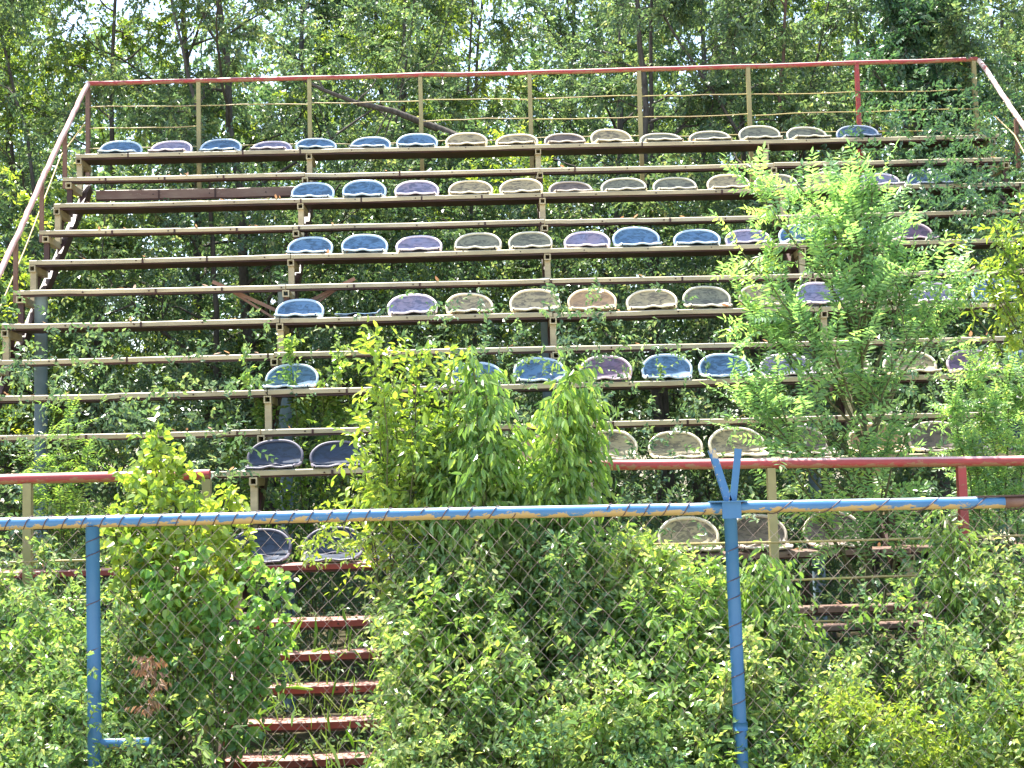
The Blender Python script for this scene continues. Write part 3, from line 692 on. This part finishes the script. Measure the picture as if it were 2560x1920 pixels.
# ------------------------------------------------------------------ plants in and before the stand
def grown(name, base, label, cat, mat, fn, bark_=TWIG, group=None):
    wd, crn = MB(), MB(); fn(wd, crn)
    r = thing(name, tuple(base)); adopt(wd.build('trunk' if cat == 'tree' else 'stem', bark_), r); adopt(crn.build('crown' if cat == 'tree' else 'foliage', mat), r)
    return tag(r, label, cat, group)
def stem_to(b, tip, n=9, amp=.012, bow=.12):
    b = np.array(b, float); tip = np.array(tip, float); m = b*.45+tip*.55; m[:2] = b[:2]*(.5+bow)+tip[:2]*(.5-bow)
    t = np.linspace(0, 1, n)[:, None]; P = (1-t)**2*b+2*t*(1-t)*m+t*t*tip
    P[1:-1] += rng.normal(size=(n-2, 3))*amp; return P

# A. young locust tree on the right, feathery leaves
rng = np.random.default_rng(41)
def locust(wd, cr):
    Y0 = -4.72; base = np.array([6.36, Y0, -.05]); P0 = stem_to(base, at3(1852, 425, Y0+.05), 16, .012, 0)
    paths, rad = [P0], [.028]
    tips = [(1620, 345, .1), (1712, 325, -.05), (1600, 520, .2), (1905, 420, .0), (1950, 480, .1), (2050, 590, .15), (2000, 690, -.1), (1640, 700, .2), (1600, 820, -.1),
            (1660, 600, -.15), (1980, 560, -.05), (1900, 600, -.15), (1760, 470, .1), (1780, 560, -.2), (1580, 860, .1), (1660, 900, -.2), (1800, 760, -.25), (1930, 780, -.2), (1740, 700, -.22),
            (1700, 1000, -.25), (1850, 950, -.28), (1960, 930, -.22), (1880, 1080, -.25), (1780, 1120, -.25), (1960, 1130, -.1), (1740, 850, -.25), (1850, 650, -.25), (2075, 640, .1), (1585, 640, .1), (1800, 410, .08), (1885, 355, 0), (1840, 450, -.1), (1880, 510, .1), (1815, 350, .05), (1862, 400, -.1)]
    for x, y, dy in tips:
        tip = at3(x, y+max(0, (620-y)*.21), Y0+dy); zb = max(.35, tip[2]-rng.uniform(.7, 1.3)*(.6+.5*abs(tip[0]-6.36)))
        i = np.argmin(abs(P0[:, 2]-zb)); paths.append(stem_to(P0[i], tip, 8, .01, .05)); rad.append(.012)
    side = []
    for P in paths[1:]:
        for _ in range(2):
            b, d = along(P, np.array([rng.uniform(.4, .8)])); side.append(stem_to(b[0], b[0]+unit(d[0]+rdir(1, .4)[0]*.8)*rng.uniform(.18, .38), 5, .006))
    plant(paths+side, rad+[.006]*len(side), 12, wd, cr, (.24, .40), 11, .07, .36, tmin=.25, spread=.55, up=.7, pairs=True, ang=1.15, droop=.08, sag=.12, flat=.75, jit=.14, curl=.1, taper=.25, fine=False)
grown('locust_tree', (6.36, -4.72, 0), 'young feathery leaved locust tree rising in front of the benches on the right', 'tree', LM['locust'], locust)
rng = np.random.default_rng(42)
def locust2(wd, cr):
    Y0 = -4.35; b = np.array([7.35, Y0, 0]); ps = [stem_to(b, at3(x, y, Y0+dy), 9, .01) for x, y, dy in ((2110, 790, 0), (2180, 800, .1), (2060, 860, -.1), (2150, 870, -.1), (2230, 830, 0), (2100, 950, -.15))]
    plant(ps, [.01]*6, 50, wd, cr, (.14, .24), 9, .046, .42, tmin=.45, spread=.7, up=.5, pairs=True, ang=1.15, droop=.08, sag=.12, flat=.75, jit=.14, curl=.1)
grown('locust_sapling', (7.35, -4.35, 0), 'smaller feathery leaved sapling right of the large locust tree', 'sapling', LM['locust'], locust2)
rng = np.random.default_rng(43)
def fern(wd, cr):
    Y0 = -3.9; b = np.array([.95, Y0, 0]); ps = [stem_to(b, at3(x, y, Y0+dy), 9, .01) for x, y, dy in ((150, 895, 0), (100, 960, .1), (190, 980, -.1), (60, 1000, .0), (130, 1080, -.1), (200, 1120, 0))]
    plant(ps, [.009]*6, 26, wd, cr, (.2, .3), 10, .05, .3, tmin=.5, spread=.75, up=.35, pairs=True, ang=1.2, droop=.08, sag=.25, flat=.85, jit=.12, curl=.1)
grown('fern_leaved_sapling', (.95, -3.9, 0), 'sapling with long fern like leaves at the left below the benches', 'sapling', LM['ash'], fern)

# B. three drooping leaved saplings in the middle
def droopy(b, tips, per, size, wid, mt, tl=(.14, .32), K=6):
    def f(wd, cr):
        ps = [stem_to(b, at3(x, y, b[1]+dy), 10, .01) for x, y, dy in tips]
        plant(ps, [.011]*len(ps), per, wd, cr, tl, K, size, wid, tmin=.2, spread=.85, up=.35, droop=1.15, sag=.35, ang=.9, flat=.3, jit=.28, curl=.28, fine=True)
    return f
rng = np.random.default_rng(51)
grown('ash_sapling', (3.95, -5.75, 0), 'drooping leaved sapling with twin tops in the middle, left of the red and white post', 'sapling', LM['ash'],
      droopy(np.array([3.95, -5.75, 0.]), [(1020, 765, 0), (1050, 850, -.1), (940, 940, .1), (1090, 1000, .1), (980, 1060, -.15), (900, 1080, 0), (1000, 900, .1), (1100, 930, 0), (900, 1000, .1), (1040, 960, -.15), (1110, 1060, .05)], 42, .085, .40, 'ash'))
rng = np.random.default_rng(52)
grown('ash_sapling', (4.36, -5.72, 0), 'drooping leaved sapling directly beside the red and white post', 'sapling', LM['ash'],
      droopy(np.array([4.36, -5.72, 0.]), [(1232, 805, 0), (1205, 860, -.1), (1272, 885, .05), (1255, 850, .1), (1190, 960, .1), (1200, 1050, 0), (1150, 1060, -.1), (1210, 1130, 0), (1150, 1000, .15), (1190, 1010, -.1), (1150, 1110, .1)], 46, .08, .42, 'ash', tl=(.12, .26)))
rng = np.random.default_rng(53)
def bright(wd, cr):
    b = np.array([3.45, -5.7, 0.]); T = [(805, 745, 0), (850, 800, .15), (905, 765, .05), (830, 860, -.15), (940, 840, .15), (975, 800, 0), (780, 930, .15), (890, 930, -.15), (830, 1010, 0), (870, 1110, -.1), (950, 1000, .15), (790, 1060, .1)]
    ps = [stem_to(b, at3(x, y, b[1]+dy), 10, .012) for x, y, dy in T]
    plant(ps, [.010]*len(ps), 30, wd, cr, (.14, .36), 7, .07, .48, tmin=.5, spread=.75, up=.5, droop=.25, sag=.15, ang=.9, flat=.3, jit=.3, fine=True)
grown('bright_sapling', (3.45, -5.7, 0), 'bright yellow green sapling, leftmost and tallest of the middle clump', 'sapling', LM['yellow'], bright)
rng = np.random.default_rng(54)
grown('ash_sapling', (5.5, -5.85, 0), 'short drooping leaved sapling just right of the nearer blue post', 'sapling', LM['ash'],
      droopy(np.array([5.5, -5.85, 0.]), [(1650, 1205, 0), (1670, 1240, .1), (1625, 1260, 0), (1690, 1290, 0), (1650, 1330, -.1)], 60, .07, .42, 'ash'))
rng = np.random.default_rng(55)
grown('ash_sapling', (6.75, -5.6, 0), 'slender drooping leaved sapling below the right end of the blue rail', 'sapling', LM['ash'],
      droopy(np.array([6.75, -5.6, 0.]), [(2050, 1130, 0), (2075, 1180, .1), (2040, 1230, 0), (2060, 1290, 0)], 50, .065, .36, 'ash'))
# C. broad leaved bush, left
rng = np.random.default_rng(56)
def broad(wd, cr):
    b = np.array([2.15, -5.8, 0.]); T = [(335, 925, 0), (310, 980, .1), (280, 1040, 0), (380, 1000, .1), (220, 1090, 0), (420, 1060, -.1), (500, 1060, .1), (350, 1060, -.15), (460, 1120, 0), (260, 1130, -.15), (540, 1150, .1), (520, 1200, 0), (400, 1150, -.15), (320, 1150, -.1)]
    ps = [stem_to(b, at3(x, y, b[1]+dy), 9, .012) for x, y, dy in T]
    plant(ps, [.009]*len(ps), 42, wd, cr, (.06, .18), 5, .062, .78, tmin=.45, spread=.85, up=.5, droop=.5, sag=.15, ang=1.0, flat=.2, jit=.4, fine=True)
grown('broad_leaved_bush', (2.15, -5.8, 0), 'bright lime bush with broad leaves in front of the left red rail', 'bush', LM['yellow'], broad)
rng = np.random.default_rng(57)
def broad2(wd, cr):
    b = np.array([2.45, -6.05, 0.]); T = [(420, 1180, 0), (560, 1200, .1), (610, 1260, 0), (480, 1260, 0), (620, 1330, .1), (540, 1350, 0), (440, 1350, .1), (500, 1430, 0), (580, 1420, 0), (340, 1230, 0), (300, 1180, .1)]
    ps = [stem_to(b, at3(x, y, b[1]+dy), 8, .012) for x, y, dy in T]
    plant(ps, [.008]*len(ps), 38, wd, cr, (.06, .2), 5, .058, .85, tmin=.3, spread=.85, up=.4, droop=.7, sag=.2, ang=1.0, flat=.2, jit=.4, fine=True)
grown('heart_leaved_bush', (2.45, -6.05, 0), 'deep green heart leaved bush behind the mesh left of the red steps', 'bush', LM['broad'], broad2)
# H. leggy shoots on the stand
rng = np.random.default_rng(58)
def leggy(wd, cr):
    b = np.array([2.6, -2.6, 0.]); T = [(622, 730, 0), (735, 745, .1), (530, 770, 0), (640, 850, .1), (560, 850, 0), (700, 840, 0), (760, 850, -.1), (480, 900, 0), (500, 940, 0)]
    ps = [stem_to(b, at3(x, y, b[1]+dy), 10, .02) for x, y, dy in T]
    plant(ps, [.006]*len(ps), 34, wd, cr, (.06, .18), 5, .06, .62, tmin=.3, spread=.8, up=.5, droop=.25, sag=.15, ang=.9, flat=.3, jit=.35, fine=True)
grown('leggy_shrub', (2.6, -4.0, 0), 'leggy light green shrub growing up through the lower benches left of the middle', 'shrub', LM['ash'], leggy)
# F. yellow green branches reaching in at the right edge
rng = np.random.default_rng(59)
def edge(wd, cr):
    b = np.array([9.0, -3.9, 0.]); T = [(2140, 470, 0), (2180, 520, .1), (2090, 530, 0), (2130, 570, -.1), (2200, 460, .1), (2070, 590, 0), (2200, 600, 0), (2160, 640, -.1)]
    ps = [stem_to(b, at3(x, y, b[1]+dy), 12, .02, -.1) for x, y, dy in T]
    plant(ps, [.012]*len(ps), 24, wd, cr, (.10, .22), 6, .07, .45, tmin=.72, spread=.8, up=.4, droop=.35, sag=.2, ang=.9, flat=.6, jit=.25, fine=True)
grown('yellow_leaved_tree', (9.0, -3.9, 0), 'yellow green branches reaching in from the right edge before the upper benches', 'tree', LM['yellow'], edge)

# I. creeper mound over the upper right end of the stand
def mound(name, n, X, Y, Z, inside, mat, label, cat, size, wid, tl=(.1, .25), K=9, fine=False, seed=1, kind=None, stems=TWIG, **kw):
    global rng
    rng = np.random.default_rng(seed); mb, st = MB(), MB(); P = cloud(n, X, Y, Z, inside)
    o_ = dict(droop=.25, sag=.2, ang=.9, flat=.35, jit=.3); o_.update(kw)
    sprigs(mb, P, rdir(len(P), .55), rng.uniform(*tl, len(P)), K, size, wid, stem=st, stem_r=.0014, fine=fine, **o_)
    if kind:
        o = mb.build(name, mat); st.build('stems', stems, o); return tag(o, label, cat, None, kind)
    r = thing(name, (float(P[:, 0].mean()), float(P[:, 1].mean()), float(P[:, 2].min())))
    adopt(mb.build('foliage', mat), r); adopt(st.build('stem', stems), r); return tag(r, label, cat)
def pix(P):
    d = P-CAM; z = d@FV; return (1280+F*(d@RV)/z)/1.15732, (960-F*(d@UV)/z)/1.15732
def in_creeper(P):
    s = slope(P[:, 1]); e = 8.3-.0*P[:, 1]+.45*np.sin(P[:, 2]*2.4)+.25*np.sin(P[:, 2]*5.1+2)
    return (P[:, 0] > e+.55*np.maximum(0, -P[:, 1]-1.3)-1.0*rng.random(len(P))**2) & (P[:, 2] < s+.55+.25*np.sin(P[:, 0]*4)) & (P[:, 2] > s-.35)
mound('creeper', 10500, (7.3, 11.5), (-2.6, .75), (2.3, 6.3), in_creeper, LM['dark'], 'dark small leaved creeper smothering the upper right end of the stand', 'creeper', .06, .55, seed=61)
# J. bright shrub by the top bench
mound('bright_shrub', 110, (3.75, 4.75), (.62, .95), (4.9, 5.75), lambda P: P[:, 2] < 5.68-.9*(P[:, 0]-4.15)**2, LM['yellow'], 'small bright yellow green shrub peeping over the middle of the top bench', 'shrub', .07, .45, seed=62)
mound('bright_shrub', 300, (-1.6, -.35), (-1.0, 1.2), (2.4, 5.1), None, LM['yellow'], 'sunlit yellow green shrub beyond the sloping handrail at the left edge', 'shrub', .07, .5, seed=63)
mound('bright_vine', 60, (2.78, 3.2), (-4.95, -4.3), (1.35, 1.72), None, LM['yellow'], 'yellow green vine spilling between the dark seats of the lowest bench', 'vine', .055, .45, seed=65, tl=(.08, .18), K=6)
mound('side_bush', 900, (-2.6, -.25), (-4.0, .6), (0, 4.3), lambda P: P[:, 2] < slope(P[:, 1])+.3, LM['brush'], 'mixed green bush hugging the left end of the stand', 'bush', .055, .5, seed=64)

# D. small leaved scrub between the stand and the fence: a profile of heights along x
def prof(xs, hs): return lambda x: np.interp(x, xs, hs)
holes = [(2.98, -6.0, 1.22, .60, .27), (6.12, -6.3, .80, .34, .22), (2.30, -6.3, .86, .16, .22)]
def outside_holes(P):
    k = np.ones(len(P), bool); X, Y = pix(P)
    return k
def bank(y):          # the scrub banks up from the fence towards the stand
    return np.interp(y, [-7.3, -6.74, -6.5, -6.1, -5.75, -5.3], [.22, .40, .62, .90, 1.02, 1.05])
def scrub(top, y0, y1, extra=None):
    def f(P):
        X, Yp = pix(P)
        ok = (P[:, 2] < top(P[:, 0])*bank(P[:, 1])+.07*np.sin(P[:, 0]*9+P[:, 1]*5)+.05*np.sin(P[:, 0]*23))
        # the aisle and the gaps through the scrub are real hollows running front to back
        ok &= ~((P[:, 0] > 2.42) & (P[:, 0] < 3.34+.06*np.sin(P[:, 2]*9)) & (P[:, 1] > -6.5) & (P[:, 2] > (.26+(P[:, 1]+5.5)*.6).clip(.18, 9)))
        c_ = np.sin(P[:, 0]*11+2*np.sin(P[:, 2]*7))*np.sin(P[:, 2]*13+P[:, 0]*3)+.5*np.sin(P[:, 1]*17+P[:, 0]*5)
        ok &= c_ > -1.0+rng.random(len(P))*1.25
        return ok if extra is None else ok & extra(P)
    return f
topA = prof([-1, 1.0, 1.6, 2.0, 2.4, 2.6], [1.5, 1.45, 1.40, 1.22, 1.05, .9])
mound('scrub', 4300, (-.6, 2.62), (-6.74, -5.3), (0, 1.6), scrub(topA, 0, 0), LM['shrub'], 'small leaved scrub heaped behind the mesh in the left foreground', 'scrub', .046, .62, tl=(.08, .24), seed=71, kind='stuff')
topB = prof([3.3, 3.5, 3.9, 4.4, 4.58, 4.75, 5.0, 5.6, 6.0], [1.1, 1.42, 1.55, 1.5, 1.32, 1.5, 1.42, 1.02, .9])
mound('scrub', 5600, (3.40, 5.9), (-6.74, -5.35), (0, 1.75), scrub(topB, 0, 0), LM['shrub'], 'tall small leaved scrub filling the middle behind the fence', 'scrub', .048, .58, tl=(.08, .26), seed=72, kind='stuff', droop=.4)
def hollow_right(P): return ((((P[:, 0]-6.12)/.40)**2+((P[:, 2]-.80)/.27)**2 > 1) | (P[:, 1] > -5.65)) & (((P[:, 0]-5.95)/.5)**2+((P[:, 2]-1.28)/.12)**2 > 1)
topC = prof([5.6, 6.0, 6.3, 6.6, 7.2, 9], [.9, 1.0, 1.15, 1.35, 1.42, 1.5])
mound('scrub', 5200, (5.5, 8.6), (-6.74, -5.3), (0, 1.6), scrub(topC, 0, 0, hollow_right), LM['shrub'], 'silvery small leaved scrub heaped behind the fence on the right', 'scrub', .046, .6, tl=(.08, .24), seed=73, kind='stuff')
# lower growth in front of the mesh
topD = prof([-1, 1.5, 2.03, 2.12, 2.3, 2.45, 3.2, 3.5, 5.0, 5.1, 5.28, 5.45, 5.85, 6.3, 6.7, 8], [1.2, 1.16, 1.14, .9, .75, .5, .30, .75, .8, .25, .2, .55, .42, .42, .7, .7])
mound('ground_vines', 4600, (.6, 7.4), (-7.25, -6.72), (0, 1.2), lambda P: (P[:, 2] < topD(P[:, 0])*np.interp(P[:, 1], [-7.25, -6.85], [.35, .95])+.05*np.sin(P[:, 0]*11)), LM['shrub'], 'leafy vines creeping along the foot of the blue fence', 'vines', .04, .6, tl=(.07, .2), seed=74, kind='stuff')
mound('weeds', 900, (5.4, 7.0), (-6.6, -6.3), (.1, .75), lambda P: P[:, 2] < .68-.16*np.sin(P[:, 0]*7+1.2), LM['yellow'], 'yellowish weeds just behind the mesh right of the nearer blue post', 'weeds', .045, .45, tl=(.07, .18), K=7, seed=75, kind='stuff')
def shoots(n, X, top, seed, per, size, wid, mt, label, name='scrub_shoots', Yr=(-6.7, -5.45), tl=(.07, .2), K=7, hr=(.45, 1.12), **kw):
    """many upright leafy stems rising from the ground, too many to count"""
    global rng
    rng = np.random.default_rng(seed); wd, cr = MB(), MB(); ps = []
    for _ in range(n):
        x, y = rng.uniform(*X), rng.uniform(*Yr); h = float(top(np.array([x]))[0])*float(bank(y))*rng.uniform(*hr)
        if 2.42 < x < 3.36: continue
        tip = np.array([np.clip(x+rng.normal()*.12, X[0], X[1]), min(y+rng.normal()*.1, -5.4), h]); tip[1] = max(tip[1], -6.72)
        ps.append(stem_to((x, y, -.02), tip, 8, .012))
    o_ = dict(droop=.35, sag=.25, ang=.95, flat=.35, jit=.3, fine=True); o_.update(kw)
    plant(ps, [.005]*len(ps), per, wd, cr, tl, K, size, wid, tmin=.15, spread=.8, up=.3, **o_)
    o = cr.build(name, LM[mt]); wd.build('stems', BARKR, o); tag(o, label, 'scrub', None, 'stuff')
shoots(95, (.4, 2.4), topA, 91, 46, .046, .52, 'shrub', 'upright leafy shoots of the left foreground scrub')
shoots(150, (3.42, 5.95), topB, 92, 48, .048, .50, 'shrub', 'upright leafy shoots of the middle scrub')
shoots(40, (3.5, 5.2), topB, 93, 40, .068, .46, 'ash', 'pale larger leaved shoots standing in the middle scrub', hr=(.7, 1.1), tl=(.1, .25), K=6)
shoots(80, (6.3, 8.2), topC, 94, 46, .044, .55, 'shrub', 'upright leafy shoots of the right foreground scrub')
shoots(34, (5.3, 6.9), lambda x: x*0+.56, 95, 44, .052, .45, 'yellow', 'sunny yellow green weeds low at the right of the nearer blue post', Yr=(-6.7, -6.2), hr=(.6, 1.1))
for nm, n_, X_, Z_, tp, mt, sz, wd_, sd, lb in (
  ('leafy_weed', 420, (1.2, 2.5), (.3, 1.35), topA, 'ash', .062, .5, 81, 'larger leaved weeds poking through the scrub beside the left blue post'),
  ('leafy_weed', 850, (3.35, 5.1), (.2, 1.6), topB, 'ash', .066, .46, 82, 'larger leaved weeds scattered through the scrub between the two blue posts'),
  ('leafy_weed', 520, (5.25, 7.2), (.2, 1.35), topC, 'ash', .060, .5, 83, 'larger leaved weeds in the scrub at the right of the nearer blue post')):
    mound(nm, n_*3, X_, (-6.72, -5.7), Z_, lambda P, tp=tp: (P[:, 2] < tp(P[:, 0])*bank(P[:, 1])+.06) & (P[:, 2] > tp(P[:, 0])*bank(P[:, 1])-.3) & (np.sin(P[:, 0]*5.3+sd)+np.sin(P[:, 2]*6.1+P[:, 0]*2+sd) > .55) & hollow_right(P), LM[mt], lb, 'weeds', sz, wd_, tl=(.08, .2), K=6, fine=True, seed=sd, kind='stuff', droop=.45)
mound('aisle_weeds', 1500, (2.38, 3.5), (-6.0, -4.3), (0, 1.1), lambda P: (P[:, 2] < (P[:, 1]+5.42)*1.0+.17+.16*(P[:, 0] > 3.1)) & ((P[:, 1] > -5.6) | (P[:, 2] < .2)), LM['brush'], 'low weeds growing between the red steps', 'weeds', .04, .5, tl=(.06, .16), K=7, seed=84, kind='stuff')
mound('aisle_edge_weeds', 260, (3.36, 3.55), (-6.6, -5.6), (.1, 1.2), None, LM['shrub'], 'scrub leaning over the right ends of the red steps', 'scrub', .045, .55, tl=(.08, .22), seed=85, kind='stuff')
# low growth over lower benches / in front of row six and seven
def low(P): return (P[:, 2] < 1.22+.95*(P[:, 1]+5.1)+.20*np.sin(P[:, 0]*2.7)+.12*np.sin(P[:, 0]*7.1)+.35*np.exp(-((P[:, 0]-3.9)/.75)**2)-.42*np.exp(-((P[:, 0]-6.1)/.95)**4)) & ~((P[:, 0] > 2.25) & (P[:, 0] < 3.4) & (P[:, 1] < -2.9))
mound('bramble', 6500, (-.3, 9), (-5.1, -2.6), (0, 3.4), low, LM['brush'], 'bramble growing up through the lowest benches', 'bramble', .055, .58, tl=(.1, .28), seed=76, kind='stuff')
# dead leaves hanging by the left post
mound('dead_leaf_bunch', 26, (2.15, 2.24), (-6.45, -6.35), (.72, 1.02), None, LM['dry'], 'bunch of dry brown leaves hanging behind the mesh beside the left blue post', 'dead leaves', .05, .4, tl=(.05, .12), K=6, seed=77, droop=1.2)
# grass blades between the red steps
rng = np.random.default_rng(78); mb = MB(); n = 420
P = cloud(n, (2.35, 3.5), (-6.4, -4.4), (0, .02)); P[:, 2] = np.clip((P[:, 1]+5.75)*.7, 0, 1)
d = rdir(n, 1.6); leaves(mb, P, d, rdir(n), rng.uniform(.10, .22, n), .035, True, curl=.35)
tag(mb.build('grass', LM['ash']), 'long grass blades between the red steps', 'grass', kind='stuff')
